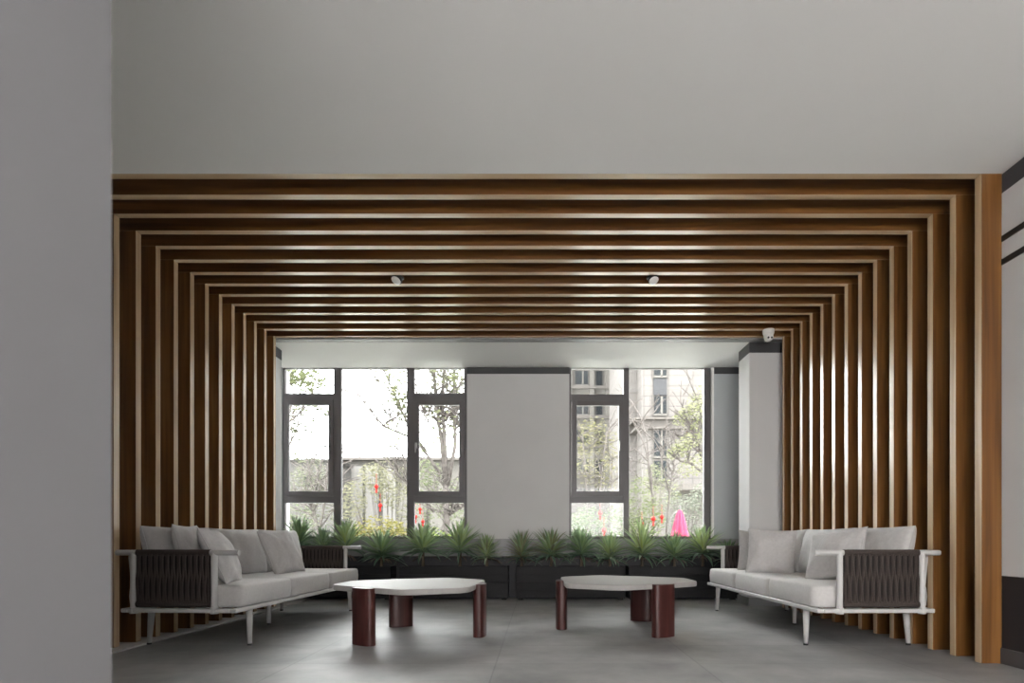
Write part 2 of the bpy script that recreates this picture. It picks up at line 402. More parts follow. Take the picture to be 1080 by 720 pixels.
for i in range(14):
    t = p0 if i == 0 else copy_tree(p0)
    t.location = (0, D0 + i * PITCH, 0)
    if i == 0: l = 'nearest portal frame of brown timber, its right post against the grey wall'
    elif i == 13: l = 'farthest and smallest-looking brown timber portal frame, framing the windows'
    else: l = ordn[i] + ' brown timber portal frame counted from the viewer'
    t['label'] = l

# ------------------------------------------------------------------ cushions
def pillow_bm(w, h, t, ex=.42, pinch=.07, n=28, seed=0, wr=.010, flat=0):
    bm = bm_new(); top = {}; bot = {}
    for i in range(n + 1):
        for j in range(n + 1):
            u = math.sin((i / n * 2 - 1) * PI / 2); v = math.sin((j / n * 2 - 1) * PI / 2)
            x = w / 2 * u * (1 - pinch * (1 - v * v)); z = h / 2 * v * (1 - pinch * (1 - u * u))
            th = t / 2 * max(0, (1 - abs(u) ** 2.2) * (1 - abs(v) ** 2.2)) ** ex
            rim = min(1 - abs(u), 1 - abs(v))
            k = wr * (noise.noise(Vector((x * 5 + seed, z * 5, seed * 1.7))) + .6 * noise.noise(Vector((x * 14 + seed, z * 9, seed))))
            # creases that run in from the corners
            cr = 0
            if wr:
                ang = math.atan2(abs(v) - 1, abs(u) - 1); dist = math.hypot(abs(u) - 1, abs(v) - 1)
                cr = .5 * wr * math.sin(ang * 14 + seed) * math.exp(-dist * 2.2) * min(1, rim * 8)
            e = 1 if 0 < rim else 0
            k2 = (k + cr) * min(1, rim * 6)
            yf = -(th + k2); yb = th * (1 - flat) + k2 * .3
            top[i, j] = bm.verts.new((x, yf, z))
            bot[i, j] = top[i, j] if rim <= 1e-6 else bm.verts.new((x, yb, z))
    for i in range(n):
        for j in range(n):
            bm.faces.new((top[i, j], top[i + 1, j], top[i + 1, j + 1], top[i, j + 1]))
            f = (bot[i, j], bot[i, j + 1], bot[i + 1, j + 1], bot[i + 1, j])
            if len({id(q) for q in f}) == 4: 
                try: bm.faces.new(f)
                except ValueError: pass
    return bm

def rim_pts(w, h, pinch, n=24):
    out = []
    for s in range(4):
        for k in range(n):
            a = k / n * 2 - 1
            u, v = [(a, -1), (1, a), (-a, 1), (-1, -a)][s]
            out.append((w / 2 * u * (1 - pinch * (1 - v * v)), 0, h / 2 * v * (1 - pinch * (1 - u * u))))
    out.append(out[0])
    return out

def pillow(name, label, cat, w, h, t, loc, yaw, lean, roll=0, m='fabric2', group=None, parent=None, ex=.42, pinch=.07, seed=0, wr=.022):
    o = obj(name, pillow_bm(w, h, t, ex, pinch, seed=seed, wr=wr), M[m], parent, smooth=True)
    o.rotation_mode = 'XYZ'
    R = Matrix.Rotation(math.radians(yaw), 4, 'Z') @ Matrix.Rotation(math.radians(-lean), 4, 'X') @ Matrix.Rotation(math.radians(roll), 4, 'Y')
    o.matrix_local = Matrix.Translation(Vector(loc)) @ R
    b = bm_new(); tube(b, rim_pts(w, h, pinch), .0035, 6, cap=False)
    obj('piping', b, M['piping'], o, smooth=True)
    if label: tag(o, label, cat, group)
    return o

def seat_cushion_bm(L, Dp, H, r=.018, seed=0):
    """rounded slab, softly crowned; local x length, y depth, z up from 0"""
    bm = bm_new()
    n = 20; m = 16
    def P2(u, v, top):
        x = L / 2 * u; y = Dp / 2 * v
        crown = .012 * (1 - u ** 4) * (1 - v ** 4)
        k = .003 * noise.noise(Vector((x * 6 + seed, y * 6, seed)))
        return (x, y, (H + crown - .008 + k) if top else 0)
    def ring(sh, z, bul):
        pts = []
        for s in range(4):
            for k in range(n):
                a = k / n * 2 - 1
                u, v = [(a, -1), (1, a), (-a, 1), (-1, -a)][s]
                x = (L / 2) * u; y = (Dp / 2) * v
                # round the corners in plan
                rr = .035; ax, ay = L / 2 - rr, Dp / 2 - rr
                if abs(x) > ax and abs(y) > ay:
                    d = Vector((abs(x) - ax, abs(y) - ay)).normalized() * rr
                    x = math.copysign(ax + d.x, x); y = math.copysign(ay + d.y, y)
                fx = 1 - sh / (L / 2); fy = 1 - sh / (Dp / 2)
                pts.append((x * fx, y * fy, z))
        return [bm.verts.new(p) for p in pts]
    prof = [(r, 0), (r * .3, r * .3), (0, r), (-.004, H * .5), (0, H - r), (r * .3, H - r * .3), (r, H)]
    rs = [ring(s, z, 0) for s, z in prof]
    for q in (.12, .30, .6):
        base = rs[6]
        rr = [bm.verts.new((v.co.x * (1 - q), v.co.y * (1 - q), H + .010 * math.sin(q * PI / 2 * 1.3) + .002 * noise.noise(Vector((v.co.x * 5, v.co.y * 5, seed))))) for v in base]
        rs.append(rr)
    for a, c in zip(rs, rs[1:]):
        N = len(a)
        for k in range(N): bm.faces.new((a[k], a[(k + 1) % N], c[(k + 1) % N], c[k]))
    bm.faces.new(rs[0][::-1]); bm.faces.new(rs[-1])
    return bm

# ------------------------------------------------------------------ sofa (local x = length, -y = front)
SL, SD = 2.40, .785
def weave_bm(length, z0, z1, nrope, yoff=.016, rot=False):
    """flat rope pairs that cross and part, wrapped round the top and bottom bars"""
    bm = bm_new()
    W = length / (2 * nrope)
    for side in (-1, 1):
        for j in range(2 * nrope):
            cx = -length / 2 + W * (j + .5); par = 1 if j % 2 == 0 else -1
            nz = 24; prev = None
            for k in range(nz + 1):
                f = k / nz; z = z0 + (z1 - z0) * f
                sh = par * .34 * W * math.sin(2 * PI * (f - .5))
                lift = .003 * par * math.cos(2 * PI * f)
                hw = W * .47; env = min(1, math.sin(PI * f) * 6)
                if (j == 0 and sh < 0) or (j == 2 * nrope - 1 and sh > 0): sh = 0
                y = side * (yoff + lift * env)
                row = [bm.verts.new((cx + sh - hw, y - side * .007, z)), bm.verts.new((cx + sh - hw * .6, y, z)), bm.verts.new((cx + sh, y + side * .002, z)),
                       bm.verts.new((cx + sh + hw * .6, y, z)), bm.verts.new((cx + sh + hw, y - side * .007, z))]
                if prev:
                    for q in range(4): bm.faces.new((prev[q], prev[q + 1], row[q + 1], row[q]))
                prev = row
    # backing core and the wrapped top and bottom
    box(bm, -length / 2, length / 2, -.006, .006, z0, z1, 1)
    for zz in (z0, z1):
        for i in range(nrope * 2):
            cx = -length / 2 + W * (i + .5)
            tube(bm, [(cx - W * .48, 0, zz), (cx + W * .48, 0, zz)], .0215, 12)
    return bm

def make_sofa():
    t = thing('outdoor_sofa', '', 'sofa', (0, 0, 0), 0, 'white framed lounge sofas')
    # base frame
    b = bm_new()
    z0, z1 = .25, .278
    hx, hy = SL / 2, SD / 2
    box(b, -hx, hx, -hy, -hy + .045, z0, z1); box(b, -hx, hx, hy - .045, hy, z0, z1)
    for x in (-hx, hx - .045): box(b, x, x + .045, -hy + .045, hy - .045, z0, z1)
    for k in range(1, 9):
        x = -hx + k * SL / 9; box(b, x - .03, x + .03, -hy + .045, hy - .045, z0 + .012, z1 - .003)
    box(b, -hx + .045, hx - .045, -.02, .02, z0 - .005, z0 + .011)
    obj('base_frame', b, M['metal'], t, bevel=.006)
    # legs
    for (x, y, big) in ((-.96, -.35, 1), (.96, -.35, 1), (-.96, .35, 1), (.96, .35, 1), (0, 0, 1)):
        sx = .012 * (1 if x > 0 else -1 if x < 0 else 0); sy = .01 * (1 if y > 0 else -1 if y < 0 else 0)
        b = bm_new(); tube(b, [(x, y, .252), (x + sx, y + sy, .012)], [.0235, .0145], 16)
        l = obj('leg', b, M['metal'], t, smooth=True)
        b = bm_new(); tube(b, [(x + sx, y + sy, .012), (x + sx, y + sy, .0005)], [.0155, .0155], 16)
        obj('rubber_foot', b, M['rubber'], l)
    # arms at both ends
    for s in (-1, 1):
        xe = s * (hx - .022)
        b = bm_new()
        for y in (-.232, .318):
            tube(b, [(xe, y, .245), (xe, y, .648)], .020, 14)
        pts = [(xe, -.400, .648), (xe, .435, .648)]
        tube(b, pts, .0185, 16)
        for y in (-.232, .318):      # collars where the posts meet the base
            tube(b, [(xe, y, .243), (xe, y, .285)], .025, 14)
        a = obj('arm_frame', b, M['metal'], t, bevel=.002)
        w = obj('woven_panel', weave_bm(.503, .306, .648, 13), [M['rope'], M['rope_dark']], t)
        w.location = (xe, .043, 0); w.rotation_euler = (0, 0, PI / 2)
    # back frame
    b = bm_new()
    for x in (-hx + .10, -.4, .4, hx - .10): tube(b, [(x, .365, .27), (x, .40, .62)], .012, 10)
    tube(b, [(-hx + .10, .40, .62), (hx - .10, .40, .62)], .0135, 10)
    obj('back_frame', b, M['metal'], t, smooth=True)
    # seat cushions
    L = (SL - .104) / 3
    for k in range(3):
        c = obj('seat_cushion', seat_cushion_bm(L - .016, SD - .004, .150, seed=k * 3.1), M['fabric'], t, smooth=True)
        c.location = (-SL / 2 + .052 + L * (k + .5), 0, .2785)
    # back cushions
    for k in range(3):
        pillow('back_cushion', None, None, .75, .41, .20, (-.755 + .755 * k, .262, .625), 0, 12, 0, 'fabric3', parent=t, ex=.34, pinch=.045, seed=2 + k, wr=.018)
    return t

right = make_sofa()
right['label'] = 'white framed three-seat sofa with brown woven arms along the right timber posts'
left = copy_tree(right)
left['label'] = 'white framed three-seat sofa with brown woven arms along the left timber posts'
# right sofa: front faces -x.  local -y -> -x : rotate -90 deg
def place_sofa(o, near_front, yaw, side):
    o.rotation_euler = (0, 0, yaw)
    R = Matrix.Rotation(yaw, 3, 'Z')
    lc = Vector((side * SL / 2, -SD / 2, 0))
    c = Vector((near_front[0], near_front[1], 0)) - R @ lc
    o.location = c
# for yaw=-90: local +x -> -Y (towards viewer).  for yaw=+90: local -x -> -Y
place_sofa(right, (1.835, 3.865), math.radians(-90 - .8) , 1)
place_sofa(left, (-1.985, 3.865), math.radians(90 - 2.4), -1)
right.rotation_euler.z = math.radians(-90 + .8); place_sofa(right, (1.835, 3.865), math.radians(-90 + .8), 1)

# throw pillows
G = 'throw pillows scattered on the sofas'
pillow('throw_pillow', 'square grey throw pillow facing forward on the right sofa, foremost of the far pair', 'pillow', .41, .41, .15, (2.10, 5.30, .625), -22, 14, 3, group=G, seed=11)
pillow('throw_pillow', 'grey throw pillow partly hidden behind the forward-facing one on the right sofa', 'pillow', .41, .41, .15, (2.16, 5.72, .620), -24, 12, 1, group=G, seed=17)
pillow('throw_pillow', 'grey throw pillow leaning beside the near woven arm of the right sofa', 'pillow', .43, .43, .15, (2.235, 4.42, .615), -58, 30, -10, group=G, seed=23)
pillow('throw_pillow', 'grey throw pillow on edge at the front of the left sofa by its near arm', 'pillow', .42, .42, .16, (-2.25, 4.17, .615), 105, 26, 3, group=G, seed=29)
pillow('throw_pillow', 'tilted square grey throw pillow in the middle of the left sofa', 'pillow', .42, .42, .15, (-2.29, 5.26, .622), 76, 24, -3, group=G, seed=31)
pillow('throw_pillow', 'grey throw pillow peeking above the near woven arm of the left sofa', 'pillow', .42, .42, .16, (-2.48, 4.22, .635), 100, 14, 0, group=G, seed=37)

# ------------------------------------------------------------------ coffee tables
def rounded(poly, r, seg=6):
    out = []; n = len(poly)
    for i in range(n):
        p = Vector(poly[i]); a = Vector(poly[i - 1]); c = Vector(poly[(i + 1) % n])
        da = (a - p).normalized(); dc = (c - p).normalized()
        q0 = p + da * r; q1 = p + dc * r
        for k in range(seg + 1):
            s = k / seg; out.append(tuple((1 - s) ** 2 * q0 + 2 * s * (1 - s) * p + s * s * q1))
    return out
def stadium(w, t, n=10):
    out = []
    # gently bowed plank with fully round edges
    for k in range(4 * n):
        a = 2 * PI * k / (4 * n); c, s = math.cos(a), math.sin(a)
        e = 2 / 2.7
        out.append((t / 2 * math.copysign(abs(c) ** e, c), w / 2 * math.copysign(abs(s) ** e, s)))
    return out
def make_table():
    t = thing('coffee_table', '', 'table', group='coffee tables in front of the sofas')
    poly = []
    for a in (60, 180, 300):
        for d in (-21, 21): poly.append((.625 * math.cos(math.radians(a + d)), .625 * math.sin(math.radians(a + d))))
    b = bm_new(); prism(b, rounded(poly, .10), .362, .402)
    obj('tabletop', b, M['top'], t, bevel=.006, segs=3)
    for a in (0, 120, 240):
        r = .497; ca, sa = math.cos(math.radians(a)), math.sin(math.radians(a))
        sec = [((r + x) * ca - y * sa, (r + x) * sa + y * ca) for x, y in stadium(.20, .095)]
        b = bm_new(); prism(b, sec, .0005, .399)
        obj('leg', b, M['leg'], t, bevel=.003)
    return t
tl = make_table(); tl.location = (-.94, 4.52, 0); tl.rotation_euler.z = math.radians(-4)
tl['label'] = 'left coffee table, nearer, with pale stone top on three red-brown plank legs'
tr = copy_tree(tl); tr.location = (.69, 4.87, 0); tr.rotation_euler.z = math.radians(180 + 1)
tr['label'] = 'right coffee table, farther back, with pale stone top on three red-brown plank legs'

# ------------------------------------------------------------------ planters
PD0, PD1, PH = 7.11, 7.40, .405
def make_planter():
    t = thing('planter_box', '', 'planter', group='charcoal planters under the windows')
    W, D = 1.318, PD1 - PD0
    b = bm_new()
    nb = 4; hh = (PH - .02) / nb
    for k in range(nb):
        z0 = .02 + k * hh; g = .005
        box(b, -W / 2, W / 2, 0, .022, z0 + g, z0 + hh); box(b, -W / 2, W / 2, D - .022, D, z0 + g, z0 + hh)
        box(b, -W / 2, -W / 2 + .022, .0221, D - .0221, z0 + g, z0 + hh); box(b, W / 2 - .022, W / 2, .0221, D - .0221, z0 + g, z0 + hh)
    box(b, -W / 2 + .003, W / 2 - .003, .004, .020, .02, PH - .004); box(b, -W / 2 + .003, W / 2 - .003, .02, D - .02, .02, .04)
    obj('box_boards', b, M['planter'], t, bevel=.003)
    for x in (-W / 2 + .05, W / 2 - .05):
        for y in (.05, D - .05):
            b = bm_new(); box(b, x - .03, x + .03, y - .03, y + .03, .0005, .02); obj('foot', b, M['rubber'], t)
    b = bm_new()
    n = 26; vs = {}
    for i in range(n + 1):
        for j in range(7):
            x = -W / 2 + .024 + (W - .048) * i / n; y = .024 + (D - .048) * j / 6
            vs[i, j] = b.verts.new((x, y, PH - .035 + .018 * noise.noise(Vector((x * 9, y * 9, 1)))))
    for i in range(n):
        for j in range(6): b.faces.new((vs[i, j], vs[i + 1, j], vs[i + 1, j + 1], vs[i, j + 1]))
    obj('soil', b, M['soil'], t)
    return t
pl0 = make_planter()
pls = [(-2.44, 'leftmost charcoal planter box, half hidden behind the left sofa'),
       (-1.022, 'charcoal planter box below the left window, behind the left coffee table'),
       (.394, 'charcoal planter box in the middle, below the pier and right window'),
       (1.757, 'rightmost charcoal planter box, running behind the right sofa')]
for i, (x, l) in enumerate(pls):
    t = pl0 if i == 0 else copy_tree(pl0)
    t.location = (x, PD0, 0); t['label'] = l

# ------------------------------------------------------------------ spiky plants
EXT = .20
def lerp(a, b, t): return tuple(x + (y - x) * t for x, y in zip(a, b))
def spiky(loc, R, H, trunk, seed, bright, n=58, reddish=0, label=''):
    rnd = random.Random(seed)
    t = thing('spiky_plant', label, 'plant', loc, 0, 'spiky plants in the planters')
    bm = bm_new(); lay = bm.loops.layers.float_color.new('Col')
    dk = (.012, .060, .040); md = (.050, .16, .080); yl = (.75, .85, .22); pale = (.50, .62, .46); rd = (.06, .03, .03)
    for i in range(n):
        f = i / n                                   # 0 outer/lower .. 1 inner/upright
        az = i * 2.39996 + rnd.uniform(-.25, .25)
        el = math.radians(-8 + 88 * f ** .85 + rnd.uniform(-7, 7))
        Lf = R * (1.12 - .25 * abs(f - .45)) * rnd.uniform(.82, 1.12)
        if f > .5: Lf *= lerp((1,), (H / R,), (f - .5) * 2)[0]
        wd = .0170 * rnd.uniform(.8, 1.15) * (R / .33 + .25)
        p = Vector((.010 * math.cos(az), .010 * math.sin(az), trunk + .09 * f))
        d_h = Vector((math.cos(az), math.sin(az), 0)); side = Vector((-math.sin(az), math.cos(az), 0))
        droop = rnd.uniform(.25, .75) * (1.1 - f)
        seg = 7; prev = None
        tip = lerp(dk, md, rnd.random())
        base = lerp(md, yl, min(1, max(0, (f - .05) * 1.9)) * bright * rnd.uniform(.6, 1.1))
        if rnd.random() < .18: tip = pale
        if reddish and rnd.random() < reddish: tip = rd; base = lerp(rd, yl, .35)
        for k in range(seg + 1):
            s = k / seg
            e = el - droop * s * s * 1.3
            if k: p = p + (d_h * Vector((1, 1, 1)).x * math.cos(e) + Vector((0, 0, 1)) * math.sin(e)) * (Lf / seg)
            if p.y > .09: p = Vector((p.x, min(.125, .09 + (p.y - .09) * .2), p.z))
            up = (-d_h * math.sin(e) + Vector((0, 0, 1)) * math.cos(e))
            hw = wd * (.55 + 1.1 * s if s < .35 else (1 - ((s - .35) / .65) ** 1.8) * .935 + .02)
            c = lerp(base, tip, min(1, s * (1.15 - .45 * f)))
            row = [(bm.verts.new(p - side * hw + up * hw * .45), lerp(c, pale, .35 + .4 * bright)), (bm.verts.new(p), c), (bm.verts.new(p + side * hw + up * hw * .45), lerp(c, pale, .35 + .4 * bright))]
            if prev:
                for q in range(2):
                    fc = bm.faces.new((prev[q][0], prev[q + 1][0], row[q + 1][0], row[q][0]))
                    cols = {prev[q][0]: prev[q][1], prev[q + 1][0]: prev[q + 1][1], row[q + 1][0]: row[q + 1][1], row[q][0]: row[q][1]}
                    for lp in fc.loops: 
                        cc = lerp(cols[lp.vert], c, .25); lp[lay] = (*cc, 1)
            prev = row
    obj('leaves', bm, M['leaf'], t)
    b = bm_new(); pts = [(0, 0, -.03), (.004, .003, trunk * .5), (0, 0, trunk + .06)]
    tube(b, pts, [.021, .016, .018], 10); obj('stem', b, M['stem'], t, smooth=True)
    # dead leaves hanging round the foot
    bm = bm_new(); lay = bm.loops.layers.float_color.new('Col')
    for i in range(9):
        az = rnd.uniform(0, 2 * PI); L = rnd.uniform(.10, .24); d = Vector((math.cos(az), math.sin(az) * .35, 0)); s = Vector((-math.sin(az), math.cos(az), 0))
        p0 = Vector((0, 0, trunk * .6 + .02)); prev = None; c = lerp((.10, .055, .04), (.22, .16, .12), rnd.random())
        for k in range(6):
            f = k / 5; p = p0 + d * L * f + Vector((0, 0, .05 * math.sin(f * 2.4) - (trunk * .35 + .02) * f)); hw = .010 * (1 - f * .9)
            row = (bm.verts.new(p - s * hw), bm.verts.new(p + s * hw + Vector((0, 0, .006))))
            if prev:
                fc = bm.faces.new((prev[0], prev[1], row[1], row[0]))
                for lp in fc.loops: lp[lay] = (*c, 1)
            prev = row
    obj('dry_leaves', bm, M['leaf'], t)
    return t
# px, crown py, radius px, height px, brightness, label
PLN = [
 (316, 573, 24, 26, .35, 0, 'spiky plant leftmost in the row, half hidden behind the left sofa'),
 (340, 578, 20, 20, .35, 0, 'small greyish spiky plant just behind the far arm of the left sofa'),
 (365, 577, 28, 25, .75, 0, 'yellow-centred spiky plant above the far arm of the left sofa'),
 (402, 585, 27, 24, .45, 0, 'spiky plant right of the left sofa arm, below the yellow bush outside'),
 (446, 580, 29, 26, .60, 0, 'spiky plant on a visible stem beneath the left window mullion'),
 (485, 580, 27, 30, .75, 0, 'tall yellow-green spiky plant by the left edge of the pier'),
 (513, 586, 20, 19, .85, .2, 'low spiky plant with a lime centre under the left side of the pier'),
 (550, 586, 22, 22, .35, .5, 'dark spiky plant with reddish tips below the middle of the pier'),
 (581, 584, 27, 22, .55, .3, 'spiky plant with dark upright tips under the right side of the pier'),
 (613, 583, 26, 24, .40, 0, 'pale blue-green spiky plant at the left edge of the right window'),
 (643, 587, 23, 22, .65, 0, 'low spiky plant under the right window sash, left of the mullion'),
 (677, 584, 27, 34, .90, .1, 'tallest spiky plant, lime green, right of the right window mullion'),
 (711, 586, 23, 21, .45, 0, 'blue-green spiky plant in front of the pink umbrella outside'),
 (741, 582, 26, 24, .90, 0, 'lime green spiky plant beside the far arm of the right sofa'),
 (768, 588, 20, 14, .30, 0, 'dark spiky plant rightmost in the row, behind the right sofa arm'),
]
for i, (px, py, rr, hh, br, red, lab) in enumerate(PLN):
    D = PD0 + .145 + (.02 if i % 2 else -.01)
    q = P(px, py, D)
    zb = PH - .03
    spiky((q.x, D, zb), 1.04 * rr * D / F, 1.04 * hh * D / F, max(.02, q.z - zb - .03), 100 + i, br, 84 if rr > 22 else 64, red, lab)

# ------------------------------------------------------------------ fixtures on the beams
def downlight(X, Y, z, tilt, lab):
    t = thing('spotlight', lab, 'light', (X, Y, z), 0, 'small spotlights under the timber beams')
    b = bm_new(); lathe(b, [(.046, 0), (.050, -.006), (.050, -.012), (.040, -.014)], (0, 0, 0)); obj('mounting_ring', b, M['black_pl'], t, smooth=True)
    R = Matrix.Rotation(math.radians(tilt[0]), 3, 'X') @ Matrix.Rotation(math.radians(tilt[1]), 3, 'Y')
    b = bm_new(); lathe(b, [(.030, .0), (.044, -.008), (.046, -.030), (.042, -.036)], (0, 0, -.006), rot=R); obj('lamp_head', b, M['black_pl'], t, smooth=True)
    b = bm_new(); lathe(b, [(.041, -.0345), (.040, -.040), (.020, -.043)], (0, 0, -.006), rot=R); obj('lens', b, M['lens'], t, smooth=True)
    return t
dk = D0 + 7 * PITCH
def dl_y(i): return D0 + i * PITCH + TH / 2
downlight((421 - VX) * 4.94 / F, D0 + 6 * PITCH + TH + .055, ZI + .012, (-26, 18), 'small white spotlight under the left half of the timber ceiling')
downlight((687 - VX) * 4.94 / F, D0 + 6 * PITCH + TH + .055, ZI + .012, (-26, -12), 'small white spotlight under the right half of the timber ceiling')
for k in range(2):     # carrier plates bridging the gap between two beams
    pass
t = thing('security_camera', 'white dome security camera under the last timber beams above the column', 'camera', (wx(810.5, 6.10), 6.10, ZI))
b = bm_new(); lathe(b, [(.058, 0), (.060, -.012), (.056, -.040), (.050, -.052)]); obj('housing', b, M['white_pl'], t, smooth=True)
b = bm_new(); lathe(b, [(.048, -.045), (.047, -.075), (.040, -.100), (.026, -.116), (.008, -.122)]); d = obj('dome', b, M['white_pl'], t, smooth=True)
for x in (-.017, .017):
    b = bm_new(); lathe(b, [(.009, 0), (.011, .004), (.008, .010)], (x, -.040, -.092), 12, Matrix.Rotation(math.radians(110), 3, 'X')); obj('lens', b, M['black_pl'], d, smooth=True)

# ------------------------------------------------------------------ outdoors
b = bm_new(); box(b, -60, 60, DW + .26, 90, -.5, -.15); g = obj('ground', b, M['ground']); tag(g, 'garden ground outside the windows', 'ground', kind='structure')

def blob_leaves(bm, lay, c, r, n, size, cols, rnd, squash=1, hollow=.5):
    for i in range(n):
        while True:
            v = Vector((rnd.uniform(-1, 1), rnd.uniform(-1, 1), rnd.uniform(-1, 1)))
            if hollow ** 2 <= v.length_squared <= 1: break
        p = Vector(c) + Vector((v.x * r[0], v.y * r[1], v.z * r[2]))
        q = Matrix.Rotation(rnd.uniform(0, 6.28), 3, 'Z') @ Matrix.Rotation(rnd.uniform(-1.2, 1.2), 3, 'X')
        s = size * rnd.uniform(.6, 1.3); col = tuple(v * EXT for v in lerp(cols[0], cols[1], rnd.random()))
        vs = [bm.verts.new(p + q @ Vector(w)) for w in ((-s, 0, 0), (0, -s * .45, 0), (s, 0, 0), (0, s * .45, 0))]
        f = bm.faces.new(vs)
        for lp in f.loops: lp[lay] = (*col, 1)

def foliage_obj(name, blobs, n, size, cols, seed, parent=None, hollow=.3):
    rnd = random.Random(seed); bm = bm_new(); lay = bm.loops.layers.float_color.new('Col')
    for c, r in blobs: blob_leaves(bm, lay, c, r, n, size, cols, rnd, hollow=hollow)
    me_o = obj(name, bm, M['foliage'], parent)
    return me_o

def px_blobs(lst, D, dr=.6):
    out = []
    for (px, py, rx, ry) in lst:
        k = D / F; out.append((P(px, py, D), (rx * k, dr, ry * k)))
    return out

GRN = ((.32, .36, .20), (.58, .60, .36)); YEL = ((.36, .34, .10), (.62, .56, .22)); PALE = ((.42, .46, .22), (.75, .75, .48)); OLV = ((.24, .26, .16), (.44, .46, .30))  # GRN leaf tones lightened to imitate outdoor haze
GRY = ((.26, .28, .20), (.46, .47, .34))

def branchy(lab, D, trunks, twigs, seed, blobs, nleaf, lsize, cols, name='tree', loc_px=None, rad=1.0, hollow=.0):
    rnd = random.Random(seed)
    q = P(*(loc_px or trunks[0][0][0]), D)
    t = thing(name, lab, 'tree', (q.x, D, -.15), 0)
    o3 = Vector((q.x, D, -.15))
    b = bm_new()
    ends = []
    for pts, r0, r1 in trunks:
        pp = [P(x, y, D + dy) - o3 for x, y, dy in [(*p, 0) if len(p) == 2 else p for p in pts]]
        n = len(pp); tube(b, pp, [(r0 + (r1 - r0) * i / (n - 1)) * rad * .55 + .008 for i in range(n)], 7)
        ends.append((pp, r0, r1))
    # finer twigs
    for (pp, r0, r1) in ends:
        for k in range(twigs):
            i = rnd.randrange(len(pp) // 2, len(pp)) if len(pp) > 2 else 1
            a = pp[i - 1].lerp(pp[i], rnd.random())
            d = Vector((rnd.uniform(-1, 1), rnd.uniform(-.7, .7), rnd.uniform(.1, 1.1))).normalized() * rnd.uniform(.3, 1.1)
            m1 = a + d * .5 + Vector((rnd.uniform(-.08, .08), 0, rnd.uniform(-.05, .05)))
            tube(b, [a, m1, a + d], [.016 * rad, .012 * rad, .008 * rad], 4, cap=False)
            for _ in range(2):
                s_ = a + d * rnd.uniform(.3, .9); tube(b, [s_, s_ + Vector((rnd.uniform(-.4, .4), rnd.uniform(-.3, .3), rnd.uniform(0, .45)))], [.010, .006], 4, cap=False)
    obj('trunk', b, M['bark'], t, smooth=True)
    if blobs:
        bl = [(c - o3, r) for c, r in px_blobs(blobs, D, .8)]
        foliage_obj('crown', bl, nleaf, lsize, cols, seed + 1, t, hollow)
    return t

# big bare-branched tree in the left window
branchy('multi-stemmed sparse tree outside the right part of the left window', 12, [
    ([(471, 620), (471, 545), (470, 512)], .11, .09),
    ([(470, 512), (466, 470), (461, 430), (457, 387), (452, 340)], .07, .03),
    ([(471, 512), (469, 465), (466, 420), (470, 380), (474, 330)], .075, .03),
    ([(472, 512), (480, 470), (479, 425), (479, 380), (480, 330)], .07, .03),
    ([(465, 500), (448, 476), (436, 462), (405, 450), (388, 430), (374, 408)], .045, .012),
    ([(458, 540), (440, 520), (425, 505), (410, 488)], .035, .012),
    ([(450, 476), (432, 452), (420, 425), (410, 402), (403, 385)], .035, .01),
    ([(466, 446), (452, 438), (444, 433)], .02, .008),
    ([(478, 455), (488, 446), (496, 438)], .02, .008),
    ([(466, 446), (476, 436), (485, 428)], .022, .01),
    ([(470, 545), (482, 538), (492, 528)], .03, .015)],
    22, 41, [(415, 400, 25, 14), (430, 460, 22, 22), (465, 400, 26, 16), (460, 450, 30, 30), (482, 405, 12, 18), (425, 425, 14, 16)], 460, .042, GRN, loc_px=(471, 600), hollow=0)
branchy('leafy tree outside the upper left corner of the left window', 11, [
    ([(270, 640), (272, 520), (276, 430), (282, 380)], .10, .04), ([(276, 440), (296, 410), (322, 398)], .035, .01), ([(275, 470), (300, 450), (320, 432)], .03, .01)],
    5, 52, [(312, 404, 14, 9), (328, 398, 13, 10), (304, 394, 12, 8)], 300, .048, ((.26, .30, .15), (.50, .54, .30)), loc_px=(272, 640), hollow=0)
branchy('thin tree with scattered dark leaves outside the left sash', 10, [
    ([(296, 640), (298, 560), (300, 470), (306, 425)], .04, .01), ([(300, 480), (312, 455), (318, 436)], .02, .006)],
    5, 57, [(312, 434, 14, 7), (314, 450, 9, 7), (316, 475, 14, 12), (338, 432, 4, 3)], 90, .045, OLV, loc_px=(296, 640), hollow=0)
branchy('grey twiggy tree outside the lower left window pane', 10, [
    ([(336, 640), (336, 566), (333, 545), (326, 530), (318, 520)], .035, .012), ([(336, 560), (341, 540), (343, 515), (346, 490)], .028, .01), ([(335, 556), (330, 530), (333, 505)], .02, .008)],
    9, 63, [(335, 510, 16, 22), (343, 545, 10, 16)], 170, .03, GRY, loc_px=(336, 640), hollow=0)
# right tree with pale blossoms
branchy('pale blossoming tree at the right edge of the right window', 11, [
    ([(746, 640), (745, 560), (743, 500), (738, 470), (726, 445), (718, 432)], .08, .02), ([(742, 498), (728, 488), (718, 486), (708, 480)], .035, .01), ([(743, 470), (740, 440), (735, 415)], .035, .01), ([(742, 480), (730, 470), (722, 458)], .03, .01)],
    9, 71, [(735, 421, 7, 12), (731, 440, 10, 14), (722, 437, 10, 8), (736, 458, 10, 14), (724, 468, 14, 10), (730, 490, 12, 14), (715, 475, 10, 8)], 300, .030, PALE, loc_px=(746, 640), hollow=0)
branchy('slender bare tree outside the tall right pane', 13, [
    ([(690, 640), (689, 560), (687, 500), (680, 470), (672, 450)], .04, .012), ([(689, 530), (684, 495), (683, 465), (676, 440)], .03, .01), ([(700, 600), (706, 520), (712, 480), (722, 450)], .03, .01), ([(706, 520), (698, 490), (696, 470)], .02, .008)],
    8, 77, [(685, 500, 14, 26), (705, 500, 16, 24)], 140, .03, GRY, loc_px=(690, 640), hollow=0)
